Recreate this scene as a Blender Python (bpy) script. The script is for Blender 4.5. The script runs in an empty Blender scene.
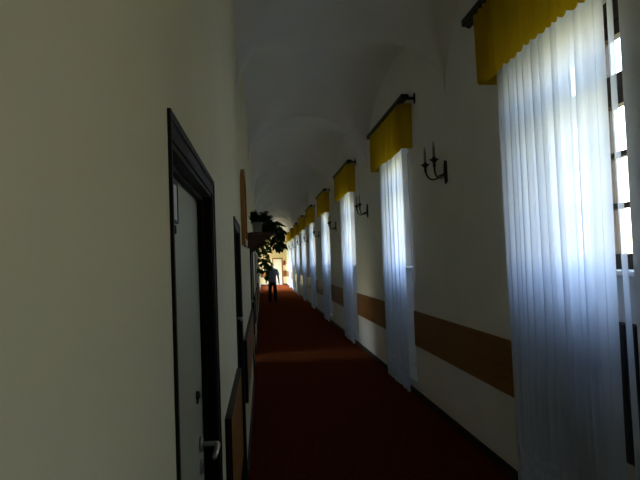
import bpy, bmesh, math, random
from mathutils import Vector, Matrix
random.seed(7)
sc = bpy.context.scene
C = sc.collection
PI = math.pi

# ------------------------------------------------------------------ layout
XL, XR = -0.175, 1.87          # wall faces
XM, HW = (XL + XR) / 2, (XR - XL) / 2
Y0, Y1 = -2.94, 41.6           # front and far end
STEP = 4.05
PIER0 = 5.16                   # first pier in view
WINC = [3.14 + STEP * i for i in range(9)]
PIERS = [PIER0 + STEP * i for i in range(9)]
NH = 0.585                     # half width of a window niche
XG = 2.20                      # plane of the windows
ZS, ZT = 1.60, 3.27            # window sill and head
ZTOP = 4.75

# ------------------------------------------------------------------ materials
def mat(name, col, rough=0.6, metal=0.0, spec=0.3, noise=0.0, nscale=8.0, bump=0.0, bscale=60.0):
    m = bpy.data.materials.new(name); m.use_nodes = True
    nt = m.node_tree; b = nt.nodes['Principled BSDF']
    b.inputs['Base Color'].default_value = (*col, 1)
    b.inputs['Roughness'].default_value = rough
    b.inputs['Metallic'].default_value = metal
    b.inputs['Specular IOR Level'].default_value = spec
    tc = nt.nodes.new('ShaderNodeTexCoord')
    if noise > 0:
        n = nt.nodes.new('ShaderNodeTexNoise'); n.inputs['Scale'].default_value = nscale; n.inputs['Detail'].default_value = 5
        nt.links.new(tc.outputs['Object'], n.inputs['Vector'])
        r = nt.nodes.new('ShaderNodeValToRGB')
        r.color_ramp.elements[0].position = 0.3; r.color_ramp.elements[1].position = 0.7
        r.color_ramp.elements[0].color = (*[max(0, c * (1 - noise)) for c in col], 1)
        r.color_ramp.elements[1].color = (*[min(1, c * (1 + noise)) for c in col], 1)
        nt.links.new(n.outputs['Fac'], r.inputs['Fac']); nt.links.new(r.outputs['Color'], b.inputs['Base Color'])
    if bump > 0:
        n2 = nt.nodes.new('ShaderNodeTexNoise'); n2.inputs['Scale'].default_value = bscale; n2.inputs['Detail'].default_value = 3
        nt.links.new(tc.outputs['Object'], n2.inputs['Vector'])
        bp = nt.nodes.new('ShaderNodeBump'); bp.inputs['Strength'].default_value = bump; bp.inputs['Distance'].default_value = 0.01
        nt.links.new(n2.outputs['Fac'], bp.inputs['Height']); nt.links.new(bp.outputs['Normal'], b.inputs['Normal'])
    return m

def wood(name, c1, c2, scale=(1, 1, 1), rough=0.45):
    m = bpy.data.materials.new(name); m.use_nodes = True
    nt = m.node_tree; b = nt.nodes['Principled BSDF']; b.inputs['Roughness'].default_value = rough
    b.inputs['Specular IOR Level'].default_value = 0.3
    tc = nt.nodes.new('ShaderNodeTexCoord'); mp = nt.nodes.new('ShaderNodeMapping')
    mp.inputs['Scale'].default_value = scale
    n = nt.nodes.new('ShaderNodeTexNoise'); n.inputs['Scale'].default_value = 6; n.inputs['Detail'].default_value = 6
    n.inputs['Distortion'].default_value = 0.6
    r = nt.nodes.new('ShaderNodeValToRGB')
    r.color_ramp.elements[0].position = 0.35; r.color_ramp.elements[1].position = 0.65
    r.color_ramp.elements[0].color = (*c1, 1); r.color_ramp.elements[1].color = (*c2, 1)
    nt.links.new(tc.outputs['Object'], mp.inputs['Vector']); nt.links.new(mp.outputs['Vector'], n.inputs['Vector'])
    nt.links.new(n.outputs['Fac'], r.inputs['Fac']); nt.links.new(r.outputs['Color'], b.inputs['Base Color'])
    return m

def cloth(name, col, trans, transl, tcol=None, weave=0.0):
    """thin fabric: some light passes straight through, some is scattered through, the rest reflected"""
    m = bpy.data.materials.new(name); m.use_nodes = True
    nt = m.node_tree; nt.nodes.clear()
    out = nt.nodes.new('ShaderNodeOutputMaterial')
    d = nt.nodes.new('ShaderNodeBsdfDiffuse'); d.inputs['Color'].default_value = (*col, 1)
    t = nt.nodes.new('ShaderNodeBsdfTranslucent'); t.inputs['Color'].default_value = (*(tcol or col), 1)
    mx = nt.nodes.new('ShaderNodeMixShader'); mx.inputs[0].default_value = transl
    nt.links.new(d.outputs[0], mx.inputs[1]); nt.links.new(t.outputs[0], mx.inputs[2])
    last = mx
    if trans > 0:
        tr = nt.nodes.new('ShaderNodeBsdfTransparent')
        m2 = nt.nodes.new('ShaderNodeMixShader'); m2.inputs[0].default_value = trans
        nt.links.new(mx.outputs[0], m2.inputs[1]); nt.links.new(tr.outputs[0], m2.inputs[2])
        if weave > 0:      # embroidered lace along the hem is denser than the plain net
            tc = nt.nodes.new('ShaderNodeTexCoord'); sp = nt.nodes.new('ShaderNodeSeparateXYZ')
            nt.links.new(tc.outputs['Object'], sp.inputs[0])
            v = nt.nodes.new('ShaderNodeTexVoronoi'); v.inputs['Scale'].default_value = 14
            nt.links.new(tc.outputs['Object'], v.inputs['Vector'])
            mr = nt.nodes.new('ShaderNodeMapRange'); mr.inputs['From Min'].default_value = 0.38; mr.inputs['From Max'].default_value = 0.42
            mr.inputs['To Min'].default_value = 1; mr.inputs['To Max'].default_value = 0
            nt.links.new(sp.outputs['Z'], mr.inputs['Value'])
            lt = nt.nodes.new('ShaderNodeMath'); lt.operation = 'LESS_THAN'; lt.inputs[1].default_value = 0.42
            nt.links.new(v.outputs['Distance'], lt.inputs[0])
            mu = nt.nodes.new('ShaderNodeMath'); mu.operation = 'MULTIPLY'
            nt.links.new(mr.outputs[0], mu.inputs[0]); nt.links.new(lt.outputs[0], mu.inputs[1])
            mm = nt.nodes.new('ShaderNodeMath'); mm.operation = 'MULTIPLY_ADD'
            mm.inputs[1].default_value = -weave; mm.inputs[2].default_value = trans
            nt.links.new(mu.outputs[0], mm.inputs[0]); nt.links.new(mm.outputs[0], m2.inputs[0])
        last = m2
    nt.links.new(last.outputs[0], out.inputs['Surface'])
    return m

def glass(name):
    m = bpy.data.materials.new(name); m.use_nodes = True
    nt = m.node_tree; nt.nodes.clear()
    out = nt.nodes.new('ShaderNodeOutputMaterial')
    tr = nt.nodes.new('ShaderNodeBsdfTransparent'); tr.inputs['Color'].default_value = (0.96, 0.98, 0.97, 1)
    g = nt.nodes.new('ShaderNodeBsdfGlossy'); g.inputs['Roughness'].default_value = 0.02
    mx = nt.nodes.new('ShaderNodeMixShader'); mx.inputs[0].default_value = 0.05
    nt.links.new(tr.outputs[0], mx.inputs[1]); nt.links.new(g.outputs[0], mx.inputs[2]); nt.links.new(mx.outputs[0], out.inputs['Surface'])
    return m

M = {}
M['plaster'] = mat('white_plaster', (0.80, 0.79, 0.77), 0.9, spec=0.1, noise=0.04, nscale=1.5, bump=0.12, bscale=25)
M['plaster_left'] = mat('cream_plaster', (0.73, 0.675, 0.47), 0.85, spec=0.15, noise=0.03, nscale=1.2, bump=0.08, bscale=30)
M['ceiling'] = mat('ceiling_plaster', (0.80, 0.78, 0.755), 0.95, spec=0.05, noise=0.03, nscale=1.0, bump=0.1, bscale=12)
M['cream'] = mat('cream_paint', (0.80, 0.68, 0.42), 0.85, spec=0.1, noise=0.03)
M['carpet'] = mat('red_carpet', (0.065, 0.014, 0.005), 1.0, spec=0.0, noise=0.45, nscale=28, bump=0.5, bscale=180)
cb = M['carpet'].node_tree.nodes['Principled BSDF']       # the pile catches light at a low angle
cb.inputs['Sheen Weight'].default_value = 0.38; cb.inputs['Sheen Roughness'].default_value = 0.2; cb.inputs['Sheen Tint'].default_value = (1.0, 0.24, 0.08, 1)
M['skirting'] = mat('dark_skirting', (0.035, 0.025, 0.02), 0.6)
M['board'] = wood('oak_board', (0.21, 0.085, 0.016), (0.28, 0.12, 0.024), (1, 0.35, 6))
M['frame_dark'] = mat('dark_brown_paint', (0.012, 0.009, 0.007), 0.5, spec=0.15)
M['leaf'] = mat('door_leaf_paint', (0.42, 0.42, 0.30), 0.45, spec=0.35, noise=0.02)
M['white_paint'] = mat('white_gloss_paint', (0.80, 0.78, 0.72), 0.45)
M['chrome'] = mat('brushed_chrome', (0.42, 0.41, 0.38), 0.28, metal=1.0)
M['black'] = mat('black_plastic', (0.012, 0.012, 0.012), 0.5)
M['plate'] = mat('plate_white', (0.72, 0.72, 0.68), 0.5)
M['win_wood'] = mat('window_brown', (0.045, 0.03, 0.022), 0.55)
M['sill'] = mat('sill_white', (0.75, 0.75, 0.73), 0.5)
M['glass'] = glass('window_glass')
M['sheer'] = cloth('sheer_net', (0.80, 0.87, 1.0), 0.095, 0.72, (0.80, 0.87, 1.0), weave=0.10)
M['valance'] = cloth('mustard_cloth', (0.47, 0.32, 0.008), 0.0, 0.42, (0.78, 0.52, 0.015))
M['rod'] = mat('dark_rod', (0.02, 0.018, 0.018), 0.5)
M['bronze'] = mat('dark_bronze', (0.035, 0.025, 0.017), 0.4, metal=0.7)
M['candle'] = mat('candle_tube', (0.30, 0.25, 0.20), 0.6)
M['arch_wood'] = wood('honey_wood', (0.30, 0.13, 0.025), (0.42, 0.20, 0.04), (4, 4, 1))
M['icon'] = mat('faded_print', (0.16, 0.11, 0.06), 0.6, noise=0.5, nscale=9)
M['shelf'] = wood('walnut', (0.07, 0.035, 0.018), (0.11, 0.055, 0.03), (1, 5, 5))
M['pot_grey'] = mat('pot_pale', (0.45, 0.46, 0.43), 0.6, noise=0.05)
M['pot_brown'] = mat('pot_brown', (0.16, 0.10, 0.035), 0.6, noise=0.1)
M['soil'] = mat('soil', (0.03, 0.02, 0.014), 1.0)
def leafmat(name, c, t):
    return cloth(name, c, 0.0, 0.4, t)
M['leaf_dark'] = leafmat('leaf_dark_green', (0.025, 0.05, 0.015), (0.04, 0.09, 0.01))
M['leaf_mid'] = leafmat('leaf_mid_green', (0.04, 0.09, 0.02), (0.10, 0.22, 0.02))
M['stem'] = mat('stem_green', (0.05, 0.06, 0.025), 0.8)
M['skin'] = mat('skin', (0.50, 0.30, 0.21), 0.6)
M['hair'] = mat('grey_hair', (0.50, 0.48, 0.45), 0.8)
M['shirt'] = mat('blue_grey_shirt', (0.30, 0.35, 0.45), 0.9, noise=0.08)
M['trousers'] = mat('black_trousers', (0.012, 0.011, 0.014), 0.9)
M['shoe'] = mat('black_shoe', (0.012, 0.010, 0.010), 0.4)
M['eye'] = mat('eye_dark', (0.03, 0.02, 0.02), 0.3)
M['lip'] = mat('lip', (0.35, 0.14, 0.11), 0.6)
M['red'] = mat('red_enamel', (0.22, 0.012, 0.015), 0.4)
M['radiator'] = mat('dark_radiator', (0.03, 0.03, 0.033), 0.5)
M['lamp_glass'] = mat('lamp_glass', (0.8, 0.75, 0.6), 0.4)

# ------------------------------------------------------------------ mesh helpers
class MB:
    def __init__(s): s.v, s.f, s.sm = [], [], []
    def add(s, vs, fs, smooth=False):
        k = len(s.v); s.v += [tuple(p) for p in vs]
        for f in fs: s.f.append([i + k for i in f]); s.sm.append(smooth)
        return s
    def box(s, a, b, bev=0.0):
        (x0, y0, z0), (x1, y1, z1) = a, b
        if bev > 0:
            bm = bmesh.new(); bmesh.ops.create_cube(bm, size=1)
            for v in bm.verts:
                v.co = Vector(((x0 + x1) / 2 + v.co.x * (x1 - x0), (y0 + y1) / 2 + v.co.y * (y1 - y0), (z0 + z1) / 2 + v.co.z * (z1 - z0)))
            bmesh.ops.bevel(bm, geom=list(bm.edges), offset=bev, segments=2, affect='EDGES', profile=0.6)
            bm.verts.index_update()
            s.add([v.co for v in bm.verts], [[v.index for v in f.verts] for f in bm.faces]); bm.free(); return s
        vs = [(x0, y0, z0), (x1, y0, z0), (x1, y1, z0), (x0, y1, z0), (x0, y0, z1), (x1, y0, z1), (x1, y1, z1), (x0, y1, z1)]
        return s.add(vs, [[0, 3, 2, 1], [4, 5, 6, 7], [0, 1, 5, 4], [1, 2, 6, 5], [2, 3, 7, 6], [3, 0, 4, 7]])
    def quad(s, a, b, c, d): return s.add([a, b, c, d], [[0, 1, 2, 3]])
    def tube(s, pts, rad, n=10, caps=True):
        pts = [Vector(p) for p in pts]; m = len(pts)
        rr = rad if isinstance(rad, (list, tuple)) else [rad] * m
        vs = []; up = None
        for i, p in enumerate(pts):
            t = (pts[min(i + 1, m - 1)] - pts[max(i - 1, 0)]).normalized()
            if up is None: up = Vector((0, 0, 1)) if abs(t.z) < 0.9 else Vector((1, 0, 0))
            a = t.cross(up).normalized(); b = a.cross(t).normalized(); up = b
            for k in range(n):
                q = 2 * PI * k / n
                vs.append(p + (a * math.cos(q) + b * math.sin(q)) * rr[i])
        fs = [[i * n + k, i * n + (k + 1) % n, (i + 1) * n + (k + 1) % n, (i + 1) * n + k] for i in range(m - 1) for k in range(n)]
        if caps: fs += [list(range(n))[::-1], [(m - 1) * n + k for k in range(n)]]
        return s.add(vs, fs, True)
    def lathe(s, prof, c=(0, 0, 0), n=20, axis='z'):
        vs = []
        for r, h in prof:
            for k in range(n):
                q = 2 * PI * k / n
                p = (r * math.cos(q), r * math.sin(q), h)
                if axis == 'x': p = (h, r * math.cos(q), r * math.sin(q))
                if axis == 'y': p = (r * math.cos(q), h, r * math.sin(q))
                vs.append((p[0] + c[0], p[1] + c[1], p[2] + c[2]))
        m = len(prof)
        fs = [[i * n + k, i * n + (k + 1) % n, (i + 1) * n + (k + 1) % n, (i + 1) * n + k] for i in range(m - 1) for k in range(n)]
        fs += [list(range(n))[::-1], [(m - 1) * n + k for k in range(n)]]
        return s.add(vs, fs, True)
    def prism(s, poly, axis, a, b):
        """poly of 2-D points extruded along an axis from a to b"""
        def P(p, h):
            return {'x': (h, p[0], p[1]), 'y': (p[0], h, p[1]), 'z': (p[0], p[1], h)}[axis]
        n = len(poly)
        vs = [P(p, a) for p in poly] + [P(p, b) for p in poly]
        fs = [list(range(n))[::-1], list(range(n, 2 * n))] + [[i, (i + 1) % n, n + (i + 1) % n, n + i] for i in range(n)]
        return s.add(vs, fs)
    def build(s, name, m, parent=None, fixn=True):
        me = bpy.data.meshes.new(name); me.from_pydata(s.v, [], s.f)
        for p, q in zip(me.polygons, s.sm): p.use_smooth = q
        if fixn:
            bm = bmesh.new(); bm.from_mesh(me); bmesh.ops.recalc_face_normals(bm, faces=bm.faces); bm.to_mesh(me); bm.free()
        me.materials.append(M[m] if isinstance(m, str) else m)
        o = bpy.data.objects.new(name, me); C.objects.link(o)
        if parent: o.parent = parent
        return o

def tag(o, label, cat, group=None, kind=None):
    o['label'] = label
    if cat: o['category'] = cat
    if group: o['group'] = group
    if kind: o['kind'] = kind
    return o
def struct(o): o['kind'] = 'structure'; return o
def empty(name, loc=(0, 0, 0)):
    o = bpy.data.objects.new(name, None); C.objects.link(o); o.location = loc; o.empty_display_size = 0.1
    return o
def dup(root, loc):
    r = root.copy(); C.objects.link(r); r.location = loc
    for ch in list(root.children):
        c = ch.copy(); C.objects.link(c); c.parent = r
        for g in ch.children:
            d = g.copy(); C.objects.link(d); d.parent = c
    return r
ORD = ['nearest', 'second', 'third', 'fourth', 'fifth', 'sixth', 'seventh', 'eighth', 'ninth', 'tenth', 'eleventh', 'twelfth']

# ------------------------------------------------------------------ left wall doors: (outer y0, outer y1)
DOORS = [(1.07, 2.05), (3.52, 4.44), (7.95, 8.87), (9.50, 10.42), (13.40, 14.32), (16.00, 16.92), (20.10, 21.02), (24.6, 25.52), (28.7, 29.62), (32.6, 33.52)]
OPEN = 3                       # this one stands open and lets daylight in
DTOP = 2.03
def door_hole(i):
    a, b = DOORS[i]; return (a + 0.028, b - 0.07, 1.975)
EW = (33.7, 41.3, 0.12, 2.20)  # unseen window added in the left wall to brighten the far end

# ------------------------------------------------------------------ setting
f = MB(); f.quad((XL - 0.06, Y0, 0), (XG, Y0, 0), (XG, Y1, 0), (XL - 0.06, Y1, 0))
struct(f.build('floor', 'carpet'))

def zvault(x, y):
    k = round((y - (PIER0 - STEP / 2)) / STEP); d = (y - (PIER0 - STEP / 2) - k * STEP) / (STEP / 2)
    e = max(0.0, 1 - d * d)
    u = max(-1, min(1, (x - XM) / HW))
    barrel = 3.30 + (0.92 + 0.16 * e) * math.sqrt(max(0, 1 - u * u))
    cross = 3.30 + 1.10 * math.sqrt(e)
    return max(barrel, cross)
cm = MB()
nx, ny = 44, 30
bays = [(PIER0 + STEP * (k - 1), PIER0 + STEP * k) for k in range(-1, 10)]
for a, b in bays:
    b = min(b, Y1)
    vs = []
    for j in range(ny + 1):
        y = a + (b - a) * (0.5 - 0.5 * math.cos(PI * j / ny))
        ys = min(max(y, a + 1e-5), b - 1e-5)
        for i in range(nx + 1):
            x = XM - HW * math.cos(PI * i / nx)
            vs.append((x, y, zvault(x, ys)))
    fs = [[j * (nx + 1) + i, j * (nx + 1) + i + 1, (j + 1) * (nx + 1) + i + 1, (j + 1) * (nx + 1) + i] for j in range(ny) for i in range(nx)]
    cm.add(vs, fs, True)
struct(cm.build('ceiling', 'ceiling', fixn=False))

def wall_grid(mb, x, holes, y0, y1, z1):
    """a wall face at x with rectangular holes (ya, yb, za, zb)"""
    ys = sorted({y0, y1, *[h[0] for h in holes], *[h[1] for h in holes]})
    zs = sorted({0.0, z1, *[h[2] for h in holes], *[h[3] for h in holes]})
    for a, b in zip(ys, ys[1:]):
        for c, d in zip(zs, zs[1:]):
            my, mz = (a + b) / 2, (c + d) / 2
            if any(h[0] < my < h[1] and h[2] < mz < h[3] for h in holes): continue
            mb.quad((x, a, c), (x, b, c), (x, b, d), (x, a, d))

# right wall with deep window niches (one more niche stands behind the camera)
ALLW = [WINC[0] - STEP] + WINC
w = MB()
wall_grid(w, XR, [(c - NH, c + NH, 0.17, 3.34) for c in ALLW], Y0, Y1, ZTOP)
for c in ALLW:
    a, b = c - NH, c + NH
    w.quad((XR, a, 0), (XG + .08, a, 0), (XG + .08, a, 3.34), (XR, a, 3.34))
    w.quad((XR, b, 0), (XG + .08, b, 0), (XG + .08, b, 3.34), (XR, b, 3.34))
    w.quad((XR, a, 3.34), (XG + .08, a, 3.34), (XG + .08, b, 3.34), (XR, b, 3.34))
    w.quad((XG, a, 0), (XG, b, 0), (XG, b, ZS), (XG, a, ZS)); w.quad((XR, a, .17), (XG, a, .17), (XG, b, .17), (XR, b, .17))
    w.quad((XG, a, ZT), (XG, b, ZT), (XG, b, 3.34), (XG, a, 3.34))
    w.quad((XG, a, ZS), (XG + .08, a, ZS), (XG + .08, b, ZS), (XG, b, ZS))
struct(w.build('wall_right', 'plaster', fixn=False))

# left wall: door openings and the added far window
w = MB()
holes = [(door_hole(i)[0], door_hole(i)[1], 0.0, 1.975) for i in range(len(DOORS))] + [EW]
wall_grid(w, XL, holes, Y0, Y1, ZTOP)
for h in holes:
    dp = 0.30 if (h is holes[OPEN] or h is holes[-1]) else 0.11
    a, b, c, d = h
    w.quad((XL, a, c), (XL - dp, a, c), (XL - dp, a, d), (XL, a, d))
    w.quad((XL, b, c), (XL - dp, b, c), (XL - dp, b, d), (XL, b, d))
    w.quad((XL, a, d), (XL - dp, a, d), (XL - dp, b, d), (XL, b, d))
    w.quad((XL, a, c), (XL - dp, a, c), (XL - dp, b, c), (XL, b, c))
    if dp < 0.2: w.quad((XL - dp, a, c), (XL - dp, b, c), (XL - dp, b, d), (XL - dp, a, d))
struct(w.build('wall_left', 'plaster_left', fixn=False))

# the room behind the open door, with its own window
a, b, _ = door_hole(OPEN)
RX0, RX1, RY0, RY1, RZ = -2.9, XL - 0.30, a - 1.2, b + 1.2, 2.9
w = MB()
w.quad((RX0, RY0, 0), (RX1, RY0, 0), (RX1, RY1, 0), (RX0, RY1, 0))
w.quad((RX0, RY0, RZ), (RX1, RY0, RZ), (RX1, RY1, RZ), (RX0, RY1, RZ))
w.quad((RX0, RY0, 0), (RX1, RY0, 0), (RX1, RY0, RZ), (RX0, RY0, RZ))
w.quad((RX0, RY1, 0), (RX1, RY1, 0), (RX1, RY1, RZ), (RX0, RY1, RZ))
wall_grid(w, RX1, [(a, b, 0, 1.975)], RY0, RY1, RZ)
RW = (a - 0.25, b + 0.25, 0.80, 1.85)
wall_grid(w, RX0, [RW], RY0, RY1, RZ)
struct(w.build('wall_side', 'plaster', fixn=False))

# far end wall and the wall behind the camera
w = MB(); w.box((XL - .3, Y1, 0), (XR + .3, Y1 + .1, ZTOP)); struct(w.build('wall_back', 'cream'))
w = MB(); w.box((XL - .3, Y0 - .1, 0), (XG + .3, Y0, ZTOP)); struct(w.build('wall_front', 'plaster_left'))

# skirting boards
s = MB()
s.box((XR - 0.018, Y0, 0), (XR, Y1, 0.075))
struct(s.build('baseboard_right', 'skirting'))
s = MB(); cur = Y0
for a, b in DOORS:
    s.box((XL, cur, 0), (XL + 0.016, a, 0.075)); cur = b
s.box((XL, cur, 0), (XL + 0.016, Y1, 0.075))
struct(s.build('baseboard_left', 'skirting'))
s = MB(); s.box((XL, Y1 - .016, 0), (0.80, Y1, .075)); s.box((1.58, Y1 - .016, 0), (XR, Y1, .075)); struct(s.build('baseboard_back', 'skirting'))

# ------------------------------------------------------------------ windows in the niches
def window(n, c):
    a, b = c - NH, c + NH
    x0, x1 = XG - 0.005, XG + 0.07
    fr = MB()
    fr.box((x0, a, ZS), (x1, a + .07, ZT)); fr.box((x0, b - .07, ZS), (x1, b, ZT))
    fr.box((x0, a + .07, ZS), (x1, b - .07, ZS + .045)); fr.box((x0, a + .07, 3.08), (x1, b - .07, ZT)); fr.box((x0 - .02, a + .07, 3.12), (x0, b - .07, 3.15))
    fr.box((x0 - .02, a + .07, 2.655), (x1, b - .07, 2.745))                     # transom
    root = struct(fr.build('window_%d' % n, 'win_wood'))
    def sash(p, q, z0, z1, bars):
        m = MB(); xs0, xs1 = x0 - .012, x1 - .025; t = .05
        m.box((xs0, p, z0), (xs1, p + t, z1)); m.box((xs0, q - t, z0), (xs1, q, z1))
        m.box((xs0, p + t, z0), (xs1, q - t, z0 + t)); m.box((xs0, p + t, z1 - t), (xs1, q - t, z1))
        for z in bars: m.box((xs0 + .01, p + t, z - .017), (xs1 - .01, q - t, z + .017))
        o = m.build('sash', 'win_wood', root)
        g = MB(); g.box((x0 + .018, p + t, z0 + t), (x0 + .022, q - t, z1 - t)); g.build('pane', 'glass', o)
    m0, m1 = c + .075, c + .245
    fr = MB(); fr.box((x0 - .01, m0, ZS + .045), (x1, m1, 3.08)); fr.build('centre_post', 'win_wood', root)
    sash(a + .07, m0, ZS + .045, 2.655, (1.99, 2.305)); sash(m1, b - .07, ZS + .045, 2.655, (1.99, 2.305))
    sash(a + .07, m0, 2.745, 3.08, ()); sash(m1, b - .07, 2.745, 3.08, ())
    si = MB(); si.box((XG - .16, a, ZS - .03), (XG + .01, b, ZS), 0.006); si.build('sill', 'sill', root)
    return root
for i, c in enumerate(ALLW): window(i + 1 if i else 10, c) if i else window(10, c)

# added far left window and the side room's window
def plain_window(n, x, y0, y1, z0, z1, cols, rows):
    fr = MB(); t = .06
    fr.box((x - .05, y0, z0), (x, y0 + t, z1)); fr.box((x - .05, y1 - t, z0), (x, y1, z1))
    fr.box((x - .05, y0 + t, z0), (x, y1 - t, z0 + t)); fr.box((x - .05, y0 + t, z1 - t), (x, y1 - t, z1))
    for k in range(1, cols):
        y = y0 + (y1 - y0) * k / cols; fr.box((x - .045, y - .03, z0 + t), (x - .005, y + .03, z1 - t))
    for k in range(1, rows):
        z = z0 + (z1 - z0) * k / rows; fr.box((x - .04, y0 + t, z - .02), (x - .01, y1 - t, z + .02))
    r = struct(fr.build('window_%d' % n, 'white_paint'))
    g = MB(); g.box((x - .027, y0 + t, z0 + t), (x - .023, y1 - t, z1 - t)); g.build('pane', 'glass', r)
plain_window(11, XL - .25, *EW, 7, 3)
plain_window(12, RX0 + .02, *RW, 2, 2)

# ------------------------------------------------------------------ doors
def lever(parent, x, y, z, name='handle', m='chrome', long_plate=False):
    b = MB()
    b.lathe([(0.0, 0), (.025, 0), (.026, .006), (.02, .011), (0.0, .011)], (x, y, z), 20, 'x')
    b.tube([(x + .008, y, z), (x + .045, y, z), (x + .056, y - .004, z), (x + .060, y - .016, z - .001), (x + .060, y - .06, z - .003), (x + .058, y - .115, z - .006)], [.009, .009, .0095, .0095, .0085, .008], 12)
    h = b.build(name, m, parent)
    k = MB(); k.lathe([(0, 0), (.023, 0), (.023, .008), (.016, .010), (0, .010)], (x, y, z - .075), 20, 'x')
    k.box((x + .009, y - .004, z - .092), (x + .0125, y + .004, z - .062)); k.build('lock', m, parent)
    return h
def frame_mesh(i, deep):
    a, b = DOORS[i]; ha, hb, hz = door_hole(i); m = MB()
    xo = XL + .004
    m.box((XL, a, 0), (xo, ha, DTOP)); m.box((XL, hb, 0), (xo, b, DTOP)); m.box((XL, ha, hz), (xo, hb, DTOP))
    # raised outer bead of the architrave
    m.box((xo, b - .022, 0), (xo + .003, b, DTOP)); m.box((xo, a, DTOP - .018), (xo + .003, b - .022, DTOP)); m.box((xo, a, 0), (xo + .003, a + .012, DTOP - .018))
    t = .012
    m.box((XL - deep, ha, 0), (XL, ha + t, hz)); m.box((XL - deep, hb - t, 0), (XL, hb, hz)); m.box((XL - deep, ha + t, hz - t), (XL, hb - t, hz))
    # rebate stop
    m.box((XL - .044, hb - t - .012, 0), (XL - .030, hb - t, hz - t)); m.box((XL - .044, ha + t, hz - t - .012), (XL - .030, hb - t - .012, hz - t))
    return m
for i in range(len(DOORS)):
    ha, hb, hz = door_hole(i)
    root = struct(frame_mesh(i, .30 if i == OPEN else .10).build('door_%d' % (i + 1), 'frame_dark'))
    if i == OPEN:                                         # leaf swung back into the room
        l = MB(); l.box((XL - .32 - .80, hb + .02, .01), (XL - .32, hb + .06, hz - .02), .003); l.build('leaf', 'leaf', root)
        continue
    l = MB(); xf = XL - .050
    l.box((xf - .038, ha + .013, .008), (xf, hb - .013, hz - .014), .002)
    leafo = l.build('leaf', 'leaf', root)
    lever(leafo, xf, hb - .125, 1.30 if i == 1 else 1.125)
    if i == 0:
        pl = MB(); pl.box((xf, 1.395, 1.84), (xf + .004, 1.475, 1.935), .001); p = pl.build('number_plate', 'plate', leafo)
        fb = MB()
        for (q, r) in (((xf, 1.388, 1.833), (xf + .006, 1.395, 1.942)), ((xf, 1.475, 1.833), (xf + .006, 1.482, 1.942)), ((xf, 1.395, 1.833), (xf + .006, 1.475, 1.84)), ((xf, 1.395, 1.935), (xf + .006, 1.475, 1.942))): fb.box(q, r)
        fb.build('plate_border', 'black', leafo)
        dk = MB(); dk.lathe([(0, 0), (.012, 0), (.012, .006), (0, .007)], (xf, 1.432, 1.815), 14, 'x'); dk.build('door_viewer', 'black', leafo)
        dk = MB(); dk.lathe([(0, 0), (.014, 0), (.014, .008), (.008, .012), (0, .012)], (xf, 1.80, 1.30), 14, 'x'); dk.box((xf + .001, 1.79, 1.275), (xf + .006, 1.81, 1.295)); dk.build('bolt_knob', 'black', leafo)

# the white door in the far wall
dr = MB(); DX0, DX1 = 0.84, 1.50
dr.box((DX0 - .06, Y1 - .05, 0), (DX0, Y1, 2.06)); dr.box((DX1, Y1 - .05, 0), (DX1 + .08, Y1, 2.06)); dr.box((DX0, Y1 - .05, 1.98), (DX1, Y1, 2.06))
root = struct(dr.build('door_11', M['board']))
l = MB(); l.box((DX0, Y1 - .03, .01), (DX1, Y1, 1.98), .003)
lo = l.build('leaf', 'white_paint', root)
h = MB(); h.tube([(DX0 + .07, Y1 - .03, 1.05), (DX0 + .07, Y1 - .08, 1.05), (DX0 + .18, Y1 - .085, 1.05)], .009, 10); h.build('handle', 'chrome', lo)

# ------------------------------------------------------------------ wooden wall boards (bumper height)
def board(x0, x1, a, b, z0, z1, label, grp, shade_edged=False):
    m = MB(); m.box((x0, a, z0), (x1, b, z1), .004)
    t = m.build('wall_board', 'board')
    if shade_edged:
        e = MB(); e.box((x0, a - .012, z0), (x1 + .002, a, z1 + .008)); e.box((x0, a, z1), (x1 + .002, b, z1 + .008)); e.build('shade_edging', 'frame_dark', t)  # dark near-end strip stands in for shade on the unlit end; top strip matches
    return tag(t, label, 'wall board', grp)
for i, c in enumerate(WINC):
    a = c + NH + .03; b = (WINC[i + 1] - NH - .03) if i < 8 else Y1 - .06
    lab = ['wide orange-brown wooden board on the right wall between the two nearest windows', 'orange-brown wooden board on the right wall between second and third windows, crossed by pale light',
           'orange-brown wooden board on the right wall between third and fourth windows'] + ['orange-brown wooden board on the right wall just past the %s window' % ORD[k] for k in range(3, 8)] + ['short orange-brown wooden board on the right wall past the last window']
    board(XR - .02, XR, a, b, .635, 1.06, lab[i], 'wooden boards along the right wall')
LB = [(2.31, 3.40), (4.60, 7.85), (8.97, 9.42), (10.52, 13.3), (14.42, 15.9), (17.02, 20.0), (21.12, 24.5), (25.62, 28.6), (29.72, 32.5)]
for i, (a, b) in enumerate(LB):
    lab = 'orange wooden board low on the left wall, right after the nearest door' if i == 0 else 'wooden board low on the left wall, %s one from the camera' % ORD[i]
    board(XL, XL + .026, a, b, .56, 1.07, lab, 'wooden boards along the left wall', True)
for (a, b, lab) in ((XL + .03, DX0 - .08, 'brown wooden board on the far end wall left of the white door'), (DX1 + .1, XR - .03, 'orange-brown wooden board on the far end wall right of the white door')):
    m = MB(); m.box((a, Y1 - .02, .62), (b, Y1, 1.08), .004); tag(m.build('wall_board', 'board'), lab, 'wall board', 'wooden boards on the far end wall')

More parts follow.
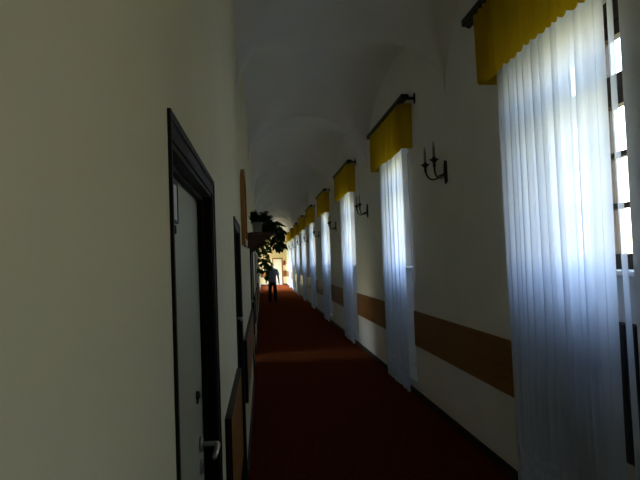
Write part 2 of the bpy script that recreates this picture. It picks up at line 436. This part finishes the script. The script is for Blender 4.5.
# ------------------------------------------------------------------ curtains
def sheer_mesh(seed):
    rnd = random.Random(seed); mb = MB()
    W0, W1 = -0.585, 0.69            # near and far edge around the window centre
    n = 360; m = 24; z0, z1 = 0.045, 3.555
    offs = rnd.random() * 6
    # gathers: bunches of quick folds with flatter single-layer lengths between them
    env = []; ph = [0.0]
    cents = []; u = 0.09
    while u < 1.0:
        cents.append((u, rnd.uniform(.020, .038), rnd.uniform(.6, 1.0))); u += rnd.uniform(.075, .125)
    for i in range(n + 1):
        u = i / n
        e = max(h * math.exp(-((u - c) / w) ** 2) for c, w, h in cents)
        if u > .62: e = max(e, .35 + .3 * math.sin(u * 41 + offs))
        env.append(e); ph.append(ph[-1] + 0.10 + 0.22 * e + 0.16 * rnd.random() + 0.06 * math.sin(u * 31 + offs))
    vs = []
    for j in range(m + 1):
        t = j / m; z = z1 + (z0 - z1) * t
        g = 0.7 + 0.3 * min(1, t * 3)
        for i in range(n + 1):
            u = i / n
            y = W0 + (W1 - W0) * u
            calm = min(1, max(0.15, (u - 0.015) / 0.06))          # nearly flat near the leading edge
            a = (0.005 + 0.024 * env[i]) * g * calm
            sway = 0.12 * math.sin(t * 1.7 + u * 3 + offs)
            x = a * math.sin(ph[i] + sway) + 0.005 * math.sin(t * 5 + u * 9)
            y2 = y + a * 0.30 * math.sin(2 * (ph[i] + sway) + 0.8)
            squeeze = 1 - 0.035 * math.sin(min(1, t) * PI * 0.8)
            vs.append((x, y2 * squeeze, z))
    fs = [[j * (n + 1) + i, j * (n + 1) + i + 1, (j + 1) * (n + 1) + i + 1, (j + 1) * (n + 1) + i] for j in range(m) for i in range(n)]
    mb.add(vs, fs, True)
    return mb
def valance_mesh(seed):
    rnd = random.Random(seed + 50); mb = MB()
    n = 320; m = 8; Y_0, Y_1 = -0.87, 0.87
    pts = []
    # runs along the rod, then turns back to the wall at both ends
    for i in range(11): pts.append((0.155 - 0.155 * i / 10, Y_0, 0))
    for i in range(1, n): pts.append((0, Y_0 + (Y_1 - Y_0) * i / n, 1))
    for i in range(11): pts.append((0.155 * i / 10, Y_1, 0))
    k = len(pts); vs = []; o = rnd.random() * 6
    for j in range(m + 1):
        t = j / m
        for (px, py, fr) in pts:
            u = (py - Y_0) / (Y_1 - Y_0)
            ph = u * 2 * PI * 19 + 1.1 * math.sin(u * 13 + o) + 0.5 * math.sin(u * 37)
            amp = (0.014 + 0.020 * t) * (0.75 + 0.25 * math.sin(u * 29 + o))
            drop = 0.545 + 0.012 * math.sin(u * 7 + o)
            x = px + (amp * (math.sin(ph) + 0.25 * math.sin(2 * ph + 1)) if fr else 0)
            y = py + (0.010 * t * math.sin(ph * 1 + 1.2) if fr else 0)
            y *= 1 - 0.05 * t
            vs.append((x, y, 3.588 - drop * t + (0.018 * t * math.cos(ph) if fr else 0)))
    fs = [[j * k + i, j * k + i + 1, (j + 1) * k + i + 1, (j + 1) * k + i] for j in range(m) for i in range(k - 1)]
    mb.add(vs, fs, True)
    return mb
def rod_parts(root):
    r = MB(); r.box((-.070, -1.06, 3.590), (.012, 1.06, 3.645), .004); r.build('rail', 'rod', root)
    for sgn in (-1, 1):
        b = MB(); y = sgn * 1.0
        b.box((.0, y - .016, 3.595), (.112, y + .016, 3.625), .003); b.box((.098, y - .02, 3.55), (.112, y + .02, 3.67), .003)
        b.build('bracket', 'rod', root)
        e = MB(); e.lathe([(0, 0), (.02, 0), (.026, .012), (.02, .024), (.0, .03)] if sgn > 0 else [(0, -.03), (.02, -.024), (.026, -.012), (.02, 0), (0, 0)], (-.003, sgn * 1.06, 3.61), 14, 'y'); e.build('end_cap', 'rod', root)
XC = 1.758
protos = [sheer_mesh(s).build('sheer_curtain', 'sheer', fixn=False) for s in (3, 11, 29)]
vprotos = [valance_mesh(s).build('valance', 'valance', fixn=False) for s in (1, 2, 3)]
rod0 = empty('curtain_rod', (XC, WINC[0], 0)); rod_parts(rod0)
WN = ['nearest window', 'second window', 'third window', 'fourth window', 'fifth window', 'sixth window', 'seventh window', 'eighth window', 'farthest window']
for i, c in enumerate(WINC):
    if i < 3: sh, va = protos[i], vprotos[i]
    else:
        sh = protos[i % 3].copy(); C.objects.link(sh); va = vprotos[i % 3].copy(); C.objects.link(va)
    sh.location = (XC + .03, c, 0); va.location = (XC - .05, c, 0)
    ro = rod0 if i == 0 else dup(rod0, (XC, c, 0))
    tag(sh, 'wide bluish white sheer floor-length curtain at the nearest window, filling the right edge' if i == 0 else 'white sheer floor-length curtain glowing with daylight at the %s' % WN[i], 'curtain', 'sheer curtains at the windows')
    tag(va, 'mustard yellow pleated valance, largest one, above the nearest window' if i == 0 else 'mustard yellow pleated valance hanging over the top of the %s' % WN[i], 'valance', 'yellow valances over the windows')
    tag(ro, 'dark curtain rail on the wall above the %s' % WN[i], 'curtain rod', 'dark curtain rails over the windows')

sh = protos[1].copy(); C.objects.link(sh); sh.location = (XC + .03, WINC[0] - STEP + .36, 0); sh.scale = (1, .36, 1)  # unseen curtain added to cut the light on the near left wall
tag(sh, 'added white sheer curtain behind the camera position, outside the view, trimming light on the near wall', 'curtain', 'sheer curtains at the windows')

# a loose narrow strip of the net hangs by itself at the near side of the first window
b = MB(); nz = 30
vs = []
for j in range(nz + 1):
    t = j / nz; z = 3.55 - 3.5 * t
    for k in range(7):
        q = k / 6; vs.append((.012 * math.sin(q * 5 + t * 2), -.655 + .024 * q + .012 * math.sin(t * 4), z))
b.add(vs, [[j * 7 + k, j * 7 + k + 1, (j + 1) * 7 + k + 1, (j + 1) * 7 + k] for j in range(nz) for k in range(6)], True)
b.build('loose_strip', 'sheer', protos[0], fixn=False)

# dark radiator in the first niche, seen through the sheer
root = empty('radiator', (2.08, WINC[0], 0))
b = MB()
for k in range(20):
    y = -.47 + .94 * k / 19; b.box((-.045, y - .019, .50), (.045, y + .019, 1.29), .008)
b.build('radiator_ribs', 'radiator', root)
for z in (.54, 1.20):
    b = MB(); b.box((-.02, -.5, z), (.02, .5, z + .04)); b.build('header_pipe', 'radiator', root)
for y in (-.38, .38):
    b = MB(); b.box((-.03, y - .012, .17), (.03, y + .012, .52), .003); b.build('foot', 'radiator', root)
tag(root, 'dark radiator in the niche behind the nearest sheer curtain', 'radiator')

# ------------------------------------------------------------------ wall sconces (local origin on the wall face)
def sconce():
    root = empty('wall_sconce', (XR, PIERS[0] + .06, 0))
    b = MB()
    prof = [(.0, -.12), (.012, -.115), (.024, -.085), (.016, -.055), (.03, -.02), (.034, .01), (.022, .045), (.014, .075), (.022, .095), (.010, .112), (0, .12)]
    n = 12; vs = []
    for h, (r, z) in enumerate(prof):
        for k in range(n):
            q = 2 * PI * k / n; vs.append((-.012 - .010 * math.cos(q) - (.006 if 2 < h < 8 else 0) , r * math.sin(q), 2.565 + z))
    b.add(vs, [[i * n + k, i * n + (k + 1) % n, (i + 1) * n + (k + 1) % n, (i + 1) * n + k] for i in range(len(prof) - 1) for k in range(n)], True)
    b.box((-.012, -.03, 2.46), (0, .03, 2.67), .004)
    b.build('back_plate', 'bronze', root)
    for s in (-1, 1):
        ye = .165 if s > 0 else -.125
        pts = []
        for k in range(17):
            t = k / 16
            x = -.02 - .145 * (1 - (1 - t) ** 1.6)
            y = ye * (t ** 0.9)
            z = 2.545 - .055 * math.sin(t * PI * 0.85) + .085 * t ** 3
            pts.append((x, y, z))
        a = MB(); a.tube(pts, [.011 - .003 * math.sin(PI * k / 16) for k in range(17)], 10)
        # little scroll under the arm
        sp = [(-.05 - .028 * math.cos(q) * (1 - q / 9), ye * .28, 2.515 + .028 * math.sin(q) * (1 - q / 9)) for q in [k * .45 for k in range(13)]]
        a.tube(sp, .005, 8)
        a.build('arm', 'bronze', root)
        ex, ey, ez = pts[-1]
        cb = MB(); cb.lathe([(0, -.012), (.012, -.008), (.016, .008), (.011, .022), (.016, .034), (.030, .052), (.046, .060), (.046, .066), (.030, .063), (.018, .066), (.018, .085), (.0, .085)], (ex, ey, ez), 18); cup = cb.build('drip_cup', 'bronze', root)
        cd = MB(); cd.lathe([(0, 0), (.0125, 0), (.0125, .105), (.010, .11), (0, .11)], (ex, ey, ez + .085), 14); cd.lathe([(0, 0), (.006, .002), (.0095, .016), (.007, .032), (.002, .052), (0, .054)], (ex, ey, ez + .195), 12); cd.build('candle', 'candle', root)
    return root
s0 = sconce()
for i, p in enumerate(PIERS[:8]):
    o = s0 if i == 0 else dup(s0, (XR, p + .06, 0))
    tag(o, 'dark two-armed candle wall sconce, large and nearest, between the first two windows' if i == 0 else 'dark two-armed candle wall sconce just before the %s' % WN[i + 1], 'wall sconce', 'candle sconces between the windows')

# ------------------------------------------------------------------ arched wooden frame on the left wall
root = empty('arched_frame', (XL, 5.28, 1.89))
W, HS, HA = .40, .50, .24
def arch(wd, hs, ha, z0=0.0, n=22):
    return [(-wd, z0), (wd, z0)] + [(wd * math.cos(PI * k / n), hs + ha * math.sin(PI * k / n)) for k in range(n + 1)]
outer = arch(W, HS, HA); inner = arch(W - .06, HS, HA - .06, .06)
n = len(outer); b = MB(); vs = []
for x in (0, .035):
    vs += [(x, p[0], p[1]) for p in outer] + [(x, p[0], p[1]) for p in inner]
fs = []
for i in range(n):
    j = (i + 1) % n
    fs += [[2 * n + i, 2 * n + j, 3 * n + j, 3 * n + i], [i, j, 2 * n + j, 2 * n + i], [n + i, n + j, 3 * n + j, 3 * n + i], [i, j, n + j, n + i]]
b.add(vs, fs); b.build('frame', 'arch_wood', root)
b = MB(); b.prism(inner, 'x', .002, .014); b.build('picture', 'icon', root)
tag(root, 'tall arched honey-brown wooden frame hung on the left wall before the plant shelf', 'picture frame')

# ------------------------------------------------------------------ shelves and plants
def shelf(y0, y1, depth, z, label):
    root = empty('plant_shelf', (XL, (y0 + y1) / 2, z)); h = (y1 - y0) / 2
    b = MB(); b.box((0, -h, -.025), (depth, h, 0), .004); b.build('board', 'shelf', root)
    for s in (-1, 1):
        y = s * (h - .03)
        b = MB(); b.prism([(0, -.165), (.02, -.165), (depth * .55, -.085), (depth - .02, -.025), (0, -.025)], 'y', y - .012, y + .012); b.build('bracket', 'shelf', root)
    b = MB(); b.box((0, -h + .03, -.10), (.015, h - .03, -.025)); b.build('back_rail', 'shelf', root)
    return tag(root, label, 'shelf')
SZ = 2.07
shelf(6.15, 6.72, .34, SZ, 'dark brown bracket shelf on the left wall carrying two plant pots')
shelf(9.02, 9.40, .30, SZ, 'smaller dark shelf farther along the left wall under the green vine')

def leaf(mb, p, d, up, L, Wd, heart=True):
    d = d.normalized(); s = d.cross(up)
    if s.length < 1e-3: s = Vector((1, 0, 0))
    s.normalize(); nrm = s.cross(d).normalized()
    prof = [(0, 0), (-.06, .32), (.10, .50), (.35, .50), (.65, .33), (.88, .12), (1.0, 0)] if heart else [(0, 0), (.1, .22), (.3, .42), (.5, .45), (.75, .30), (.92, .1), (1, 0)]
    c = [p + d * (t * L) - nrm * (.22 * L * t * t) for t, _ in prof]
    vs = c + [c[i] + s * (w * Wd) + nrm * (.12 * Wd * w * 2) for i, (t, w) in enumerate(prof)] + [c[i] - s * (w * Wd) + nrm * (.12 * Wd * w * 2) for i, (t, w) in enumerate(prof)]
    n = len(prof); fs = []
    for i in range(n - 1):
        fs += [[i, i + 1, n + i + 1, n + i], [i, 2 * n + i, 2 * n + i + 1, i + 1]]
    mb.add(vs, fs, True)
def pot(root, r, h, m):
    b = MB(); b.lathe([(0, 0), (r * .78, 0), (r * .97, h * .84), (r * 1.06, h * .85), (r * 1.07, h), (r * .96, h), (r * .93, h * .9), (0, h * .9)], (0, 0, 0), 24); b.build('pot', m, root)
    b = MB(); b.lathe([(0, h * .9), (r * .92, h * .9), (r * .5, h * .93), (0, h * .94)], (0, 0, .001), 20); b.build('soil', 'soil', root)
def rdir(rnd): return Vector((rnd.uniform(-1, 1), rnd.uniform(-1, 1), rnd.uniform(-.4, 1))).normalized()

# bushy plant
rnd = random.Random(5)
root = empty('potted_plant', (XL + .135, 6.33, SZ)); pot(root, .062, .125, 'pot_grey')
fl = MB(); st = MB()
for k in range(54):
    q = rnd.random() * 2 * PI; el = rnd.uniform(-.1, 1.4); L = rnd.uniform(.10, .20)
    base = Vector((.02 * math.cos(q), .02 * math.sin(q), .115))
    tip = base + Vector((math.cos(q) * math.cos(el) * L, math.sin(q) * math.cos(el) * L, math.sin(el) * L * .75 + .015))
    tip.x = max(tip.x, -.075)
    st.tube([base, base.lerp(tip, .5) + Vector((0, 0, .02)), tip], .003, 5)
    for j in range(4):
        d = Vector((math.cos(q + rnd.uniform(-1.3, 1.3)), math.sin(q + rnd.uniform(-1.3, 1.3)), rnd.uniform(-.6, .5)))
        pp = base.lerp(tip, rnd.uniform(.55, 1))
        if pp.x < -.05 and d.x < 0: d.x = abs(d.x)
        leaf(fl, pp, d, Vector((0, 0, 1)), rnd.uniform(.05, .075), rnd.uniform(.035, .05))
st.build('stems', 'stem', root); fl.build('foliage', 'leaf_dark', root)
tag(root, 'bushy dark green plant in a pale grey pot on the bracket shelf', 'plant', 'plants along the left wall')

# trailing plant with large leaves
def trailing(loc, vines, potmat, r, h, leafm, lsize, label, seed, crown=14, sizes=(.8, 1.4)):
    rnd = random.Random(seed)
    root = empty('trailing_plant', loc); pot(root, r, h, potmat); fl = MB(); st = MB()
    for pts in vines:
        P = [Vector(p) for p in pts]; cur = []
        for i in range(len(P) - 1):
            a, b = P[i], P[i + 1]; p0 = P[max(i - 1, 0)]; p3 = P[min(i + 2, len(P) - 1)]
            for k in range(7):
                t = k / 7
                cur.append(0.5 * ((2 * a) + (b - p0) * t + (2 * p0 - 5 * a + 4 * b - p3) * t * t + (3 * a - p0 - 3 * b + p3) * t ** 3))
        cur.append(P[-1]); st.tube(cur, .004, 6)
        for i in range(2, len(cur)):
            if rnd.random() < .12: continue
            q = rnd.random() * 2 * PI
            d = Vector((math.cos(q), math.sin(q), rnd.uniform(-1.0, .1)))
            L = lsize * rnd.uniform(*sizes)
            o = cur[i] + d.normalized() * .025
            st.tube([cur[i], o], .002, 5); leaf(fl, o, d, Vector((rnd.uniform(-.3, .3), rnd.uniform(-.8, -.2), 1)), L, L * .8)
        leaf(fl, cur[-1], cur[-1] - cur[-3], Vector((0, -1, .3)), lsize, lsize * .75)
    for k in range(crown):
        q = rnd.random() * 2 * PI; d = Vector((math.cos(q), math.sin(q), rnd.uniform(-.1, .7)))
        b0 = Vector((0, 0, h * .9)); tip = b0 + d * rnd.uniform(.06, .11)
        st.tube([b0, tip], .003, 5); leaf(fl, tip, d, Vector((0, 0, 1)), lsize, lsize * .8)
    st.build('stems', 'stem', root); fl.build('foliage', leafm, root)
    return tag(root, label, 'plant', 'plants along the left wall')
trailing((XL + .245, 6.48, SZ),
         [[(0, 0, .11), (.08, -.05, .13), (.12, -.08, .07), (.135, -.08, -.03), (.12, -.06, -.11), (.13, -.05, -.15)],
          [(0, 0, .11), (.10, .02, .12), (.15, .02, .09), (.17, .02, .01), (.155, .03, -.08), (.165, .02, -.16)],
          [(0, 0, .11), (.05, -.10, .12), (.09, -.15, .04), (.10, -.16, -.06), (.11, -.15, -.16)],
          [(0, 0, .11), (.07, .06, .13), (.14, .10, .05), (.15, .10, -.08), (.13, .09, -.16)]],
         'pot_brown', .07, .115, 'leaf_dark', .08, 'dark trailing plant with large leaves spilling over the shelf end toward the corridor', 21, 8, (.7, 1.15))
trailing((XL + .06, 9.2, SZ),
         [[(0, 0, .11), (.10, -.05, .12), (.15, -.08, -.05), (.14, -.08, -.25), (.16, -.07, -.45), (.17, -.06, -.58)],
          [(0, 0, .11), (.06, -.08, .13), (.10, -.14, -.02), (.09, -.14, -.2), (.12, -.12, -.36), (.10, -.12, -.46)],
          [(0, 0, .11), (.14, .04, .12), (.20, .05, -.08), (.19, .04, -.28), (.21, .04, -.44)],
          [(0, 0, .11), (.15, -.02, .14), (.22, -.03, .04), (.21, -.03, -.14), (.17, -.02, -.3), (.2, -.02, -.5)]],
         'pot_brown', .065, .11, 'leaf_mid', .085, 'fresh green leafy vine hanging from the farther shelf, just left of the walking man', 33, 12)

# ------------------------------------------------------------------ fire extinguisher by the far door
root = empty('fire_extinguisher', (1.68, Y1 - .09, 1.5))
b = MB(); b.lathe([(0, 0), (.066, 0), (.07, .015), (.07, .27), (.055, .315), (.022, .335), (.022, .35), (0, .35)], (0, 0, 0), 24); b.build('cylinder', 'red', root)
b = MB(); b.lathe([(0, .35), (.02, .35), (.02, .385), (0, .39)], (0, 0, 0), 14); b.box((-.015, -.09, .385), (.015, .02, .40)); b.box((-.012, -.08, .41), (.012, .02, .422)); b.build('valve', 'black', root)
b = MB(); b.tube([(.02, 0, .37), (.07, -.02, .38), (.09, -.03, .30), (.088, -.03, .12), (.085, -.03, .05)], .010, 10); b.build('hose', 'black', root)
b = MB(); b.box((-.04, .05, .12), (.04, .09, .24), .003); b.build('bracket', 'black', root)
tag(root, 'small dark red fire extinguisher on the far end wall right of the white door', 'fire extinguisher')

# ------------------------------------------------------------------ the man walking away down the corridor
def skin(verts, edges, radii, sub=2, root=0):
    me = bpy.data.meshes.new('tmp'); me.from_pydata(verts, edges, [])
    o = bpy.data.objects.new('tmp', me); C.objects.link(o)
    o.modifiers.new('s', 'SKIN')
    for v, r, i in zip(me.skin_vertices[0].data, radii, range(len(radii))):
        v.radius = r if isinstance(r, tuple) else (r, r); v.use_root = (i == root)
    sb = o.modifiers.new('d', 'SUBSURF'); sb.levels = sub; sb.render_levels = sub
    dg = bpy.context.evaluated_depsgraph_get(); ev = o.evaluated_get(dg)
    m2 = bpy.data.meshes.new_from_object(ev)
    r = MB(); r.add([v.co.copy() for v in m2.vertices], [list(p.vertices) for p in m2.polygons], True)
    bpy.data.objects.remove(o); bpy.data.meshes.remove(me); bpy.data.meshes.remove(m2)
    return r
def chain(pts, rad, sub=2):
    return skin(pts, [(i, i + 1) for i in range(len(pts) - 1)], rad, sub)
man = empty('person', (0.41, 23.1, 0))
# joints: he faces +y (away from the camera), right hand on the +x side
pel = (0, 0, .95); hipR, hipL = (.095, 0, .90), (-.095, 0, .90)
kneeR, kneeL = (.115, .035, .50), (-.115, -.01, .50)
ankR, ankL = (.135, 0, .095), (-.125, -.07, .095)
shR, shL = (.180, -.005, 1.405), (-.180, -.005, 1.405)
elR, elL = (.255, -.02, 1.14), (-.24, .03, 1.15)
wrR, wrL = (.285, .06, .90), (-.25, .16, .94)
V = [pel, (0, -.005, 1.08), (0, -.01, 1.24), (0, -.005, 1.40), (0, .005, 1.51), (0, .035, 1.57), (0, .03, 1.645), (0, .025, 1.705)]
E_ = [(i, i + 1) for i in range(7)]
Rr = [(.13, .095), (.12, .085), (.125, .085), (.10, .075), (.050, .055), (.056, .072), (.078, .096), (.056, .072)]
def addc(start, pts, rads):
    last = start
    for p, r in zip(pts, rads):
        V.append(p); Rr.append(r); E_.append((last, len(V) - 1)); last = len(V) - 1
addc(3, [shR, elR, wrR], [.058, .043, .030]); addc(3, [shL, elL, wrL], [.058, .043, .030])
addc(0, [hipR, kneeR, ankR], [.088, .060, .042]); addc(0, [hipL, kneeL, ankL], [.088, .060, .042])
body = skin(V, E_, Rr, 2)
def hand(w, fwd, side):
    """palm, four fingers of different lengths and a thumb, slightly curled"""
    w = Vector(w); d = Vector(fwd).normalized(); s = Vector(side).normalized(); nrm = d.cross(s).normalized()
    p = chain([w - d * .03, w + d * .03, w + d * .085], [(.030, .024), (.036, .017), (.040, .014)], 2)
    body.add(p.v, p.f, True)
    for k, (off, L) in enumerate(((-.030, .068), (-.010, .078), (.010, .074), (.029, .058))):
        a = w + d * .075 + s * off; c = a + d * L * .5 - nrm * .008; e = c + d * L * .42 - nrm * .022
        q = chain([a, c, e], [.0095, .0085, .0072], 1); body.add(q.v, q.f, True)
    a = w + d * .025 - s * .028; c = a + d * .03 - s * .022 - nrm * .008; e = c + d * .035 - s * .004 - nrm * .006
    q = chain([a, c, e], [.012, .010, .008], 1); body.add(q.v, q.f, True)
hand(wrR, (.05, .12, -1), (0, -1, -.05)); hand(wrL, (-.03, .3, -1), (0, -1, -.2))
# face on the far side: nose, ears
q = chain([(0, .105, 1.645), (0, .128, 1.615), (0, .118, 1.602)], [.010, .014, .010], 1); body.add(q.v, q.f, True)
for s in (-1, 1):
    q = chain([(s * .074, .03, 1.655), (s * .086, .018, 1.64), (s * .078, .025, 1.61)], [(.010, .016), (.009, .018), (.008, .010)], 1); body.add(q.v, q.f, True)
body.build('body', 'skin', man)
for s in (-1, 1):
    e = MB(); e.lathe([(0, 0), (.008, .001), (.011, .006), (.006, .011), (0, .012)], (s * .032, .112, 1.65), 12, 'y'); e.build('eye', 'eye', man)
e = MB(); e.tube([(-.024, .113, 1.575), (0, .122, 1.574), (.024, .113, 1.575)], [.003, .006, .003], 8); e.build('mouth', 'lip', man)
hr = skin([(0, -.02, 1.60), (0, .0, 1.67), (0, .02, 1.725)], [(0, 1), (1, 2)], [(.060, .05), (.084, .085), (.062, .078)], 2)
hr.build('hair', 'hair', man)
def loft(mb, rings, n=28):
    vs = [(cx + rx * math.cos(2 * PI * k / n), cy + ry * math.sin(2 * PI * k / n), z) for (z, rx, ry, cx, cy) in rings for k in range(n)]
    m = len(rings)
    return mb.add(vs, [[i * n + k, i * n + (k + 1) % n, (i + 1) * n + (k + 1) % n, (i + 1) * n + k] for i in range(m - 1) for k in range(n)], True)
sh = MB()
loft(sh, [(.885, .172, .128, 0, 0), (.93, .174, .130, 0, 0), (1.0, .168, .126, 0, 0), (1.08, .164, .122, 0, -.003), (1.18, .172, .126, 0, -.006), (1.28, .184, .130, 0, -.008), (1.35, .190, .124, 0, -.006), (1.40, .186, .112, 0, -.004), (1.435, .160, .098, 0, 0), (1.462, .118, .082, 0, .002), (1.485, .078, .070, 0, .004), (1.505, .064, .066, 0, .008), (1.50, .058, .060, 0, .008)])
for S, E2 in ((shR, elR), (shL, elL)):
    S, E2 = Vector(S), Vector(E2); d = E2 - S; o = Vector((-.05 if S.x > 0 else .05, 0, .005))
    sh.tube([S + o, S + o * .35 + Vector((0, 0, .004)), S + d * .12, S + d * .35, S + d * .62, S + d * .86, S + d * .85], [.045, .058, .066, .068, .066, .067, .058], 20)
sh.build('shirt', 'shirt', man)
tv = [(0, 0, 1.03), (0, 0, .97), (0, 0, .91), (.088, .003, .82), kneeR, (.135, 0, .055), (-.088, -.003, .82), kneeL, (-.125, -.07, .055)]
tr = skin(tv, [(0, 1), (1, 2), (2, 3), (3, 4), (4, 5), (2, 6), (6, 7), (7, 8)], [(.150, .110), (.158, .116), (.160, .120), .100, .080, .074, .100, .080, .074], 2); tr.build('trousers', 'trousers', man)
for (x, y, z) in (ankR, ankL):
    b = chain([(x, y - .06, .045), (x, y + .02, .045), (x + .005 * (1 if x > 0 else -1), y + .12, .034), (x + .008 * (1 if x > 0 else -1), y + .19, .028)], [(.036, .044), (.040, .046), (.044, .034), (.034, .026)], 2)
    b.v = [(p[0], p[1], max(p[2], 0.001)) for p in b.v]; b.build('shoe', 'shoe', man)
tag(man, 'man in blue-grey short-sleeved shirt and black trousers walking away down the red carpet', 'person')

# ------------------------------------------------------------------ daylight
wd = bpy.data.worlds.new('World'); sc.world = wd; wd.use_nodes = True
nt = wd.node_tree; bg = nt.nodes['Background']
tc = nt.nodes.new('ShaderNodeTexCoord'); sp = nt.nodes.new('ShaderNodeSeparateXYZ'); rp = nt.nodes.new('ShaderNodeValToRGB')
nt.links.new(tc.outputs['Generated'], sp.inputs[0])
mr = nt.nodes.new('ShaderNodeMapRange'); mr.inputs['From Min'].default_value = -1; mr.inputs['From Max'].default_value = 1
nt.links.new(sp.outputs['Z'], mr.inputs['Value']); nt.links.new(mr.outputs[0], rp.inputs['Fac'])
el = rp.color_ramp.elements
el[0].position = 0.0; el[0].color = (.16, .17, .12, 1)
el[1].position = 1.0; el[1].color = (.36, .56, 1.0, 1)
for p, c in ((.47, (.30, .28, .16, 1)), (.505, (1.0, .86, .50, 1)), (.56, (1.0, .93, .74, 1)), (.64, (.66, .80, 1.0, 1))):
    e = el.new(p); e.color = c
nt.links.new(rp.outputs['Color'], bg.inputs['Color'])
bg.inputs['Strength'].default_value = 13.0

def portal(name, loc, sx, sy, direction):
    l = bpy.data.lights.new(name, 'AREA'); l.shape = 'RECTANGLE'; l.size = sx; l.size_y = sy; l.cycles.is_portal = True
    o = bpy.data.objects.new(name, l); C.objects.link(o); o.location = loc
    o.rotation_euler = Vector(direction).to_track_quat('-Z', 'Y').to_euler()
for c in ALLW: portal('window_daylight', (XG + .10, c, (ZS + ZT) / 2), 2 * NH, ZT - ZS, (-1, 0, 0))
portal('window_daylight', (XL - .31, (EW[0] + EW[1]) / 2, (EW[2] + EW[3]) / 2), EW[1] - EW[0], EW[3] - EW[2], (1, 0, 0))  # portal for the added far window
portal('window_daylight', (RX0 - .06, (RW[0] + RW[1]) / 2, (RW[2] + RW[3]) / 2), RW[1] - RW[0], RW[3] - RW[2], (1, 0, 0))

# ------------------------------------------------------------------ camera
cam = bpy.data.cameras.new('camera'); co = bpy.data.objects.new('camera', cam); C.objects.link(co)
cam.sensor_width = 36; cam.lens = 540 * 36 / 640; cam.clip_start = 0.02; cam.clip_end = 300
yaw, pit, rol = math.radians(6.211), math.radians(2.210), 0.037
F = Vector((math.sin(yaw) * math.cos(pit), math.cos(yaw) * math.cos(pit), math.sin(pit)))
R = Vector((math.cos(yaw), -math.sin(yaw), 0)); U = R.cross(F)
r = R * math.cos(rol) - U * math.sin(rol); u = R * math.sin(rol) + U * math.cos(rol)
co.matrix_world = Matrix(((r.x, u.x, -F.x, 0), (r.y, u.y, -F.y, 0), (r.z, u.z, -F.z, 1.72), (0, 0, 0, 1)))
sc.camera = co

vs = sc.view_settings
vs.view_transform = 'Standard'; vs.look = 'None'; vs.gamma = 1; vs.use_curve_mapping = False; vs.exposure = 0.0
cy = sc.cycles
cy.transparent_max_bounces = 24; cy.max_bounces = 10; cy.diffuse_bounces = 8; cy.use_denoising = True
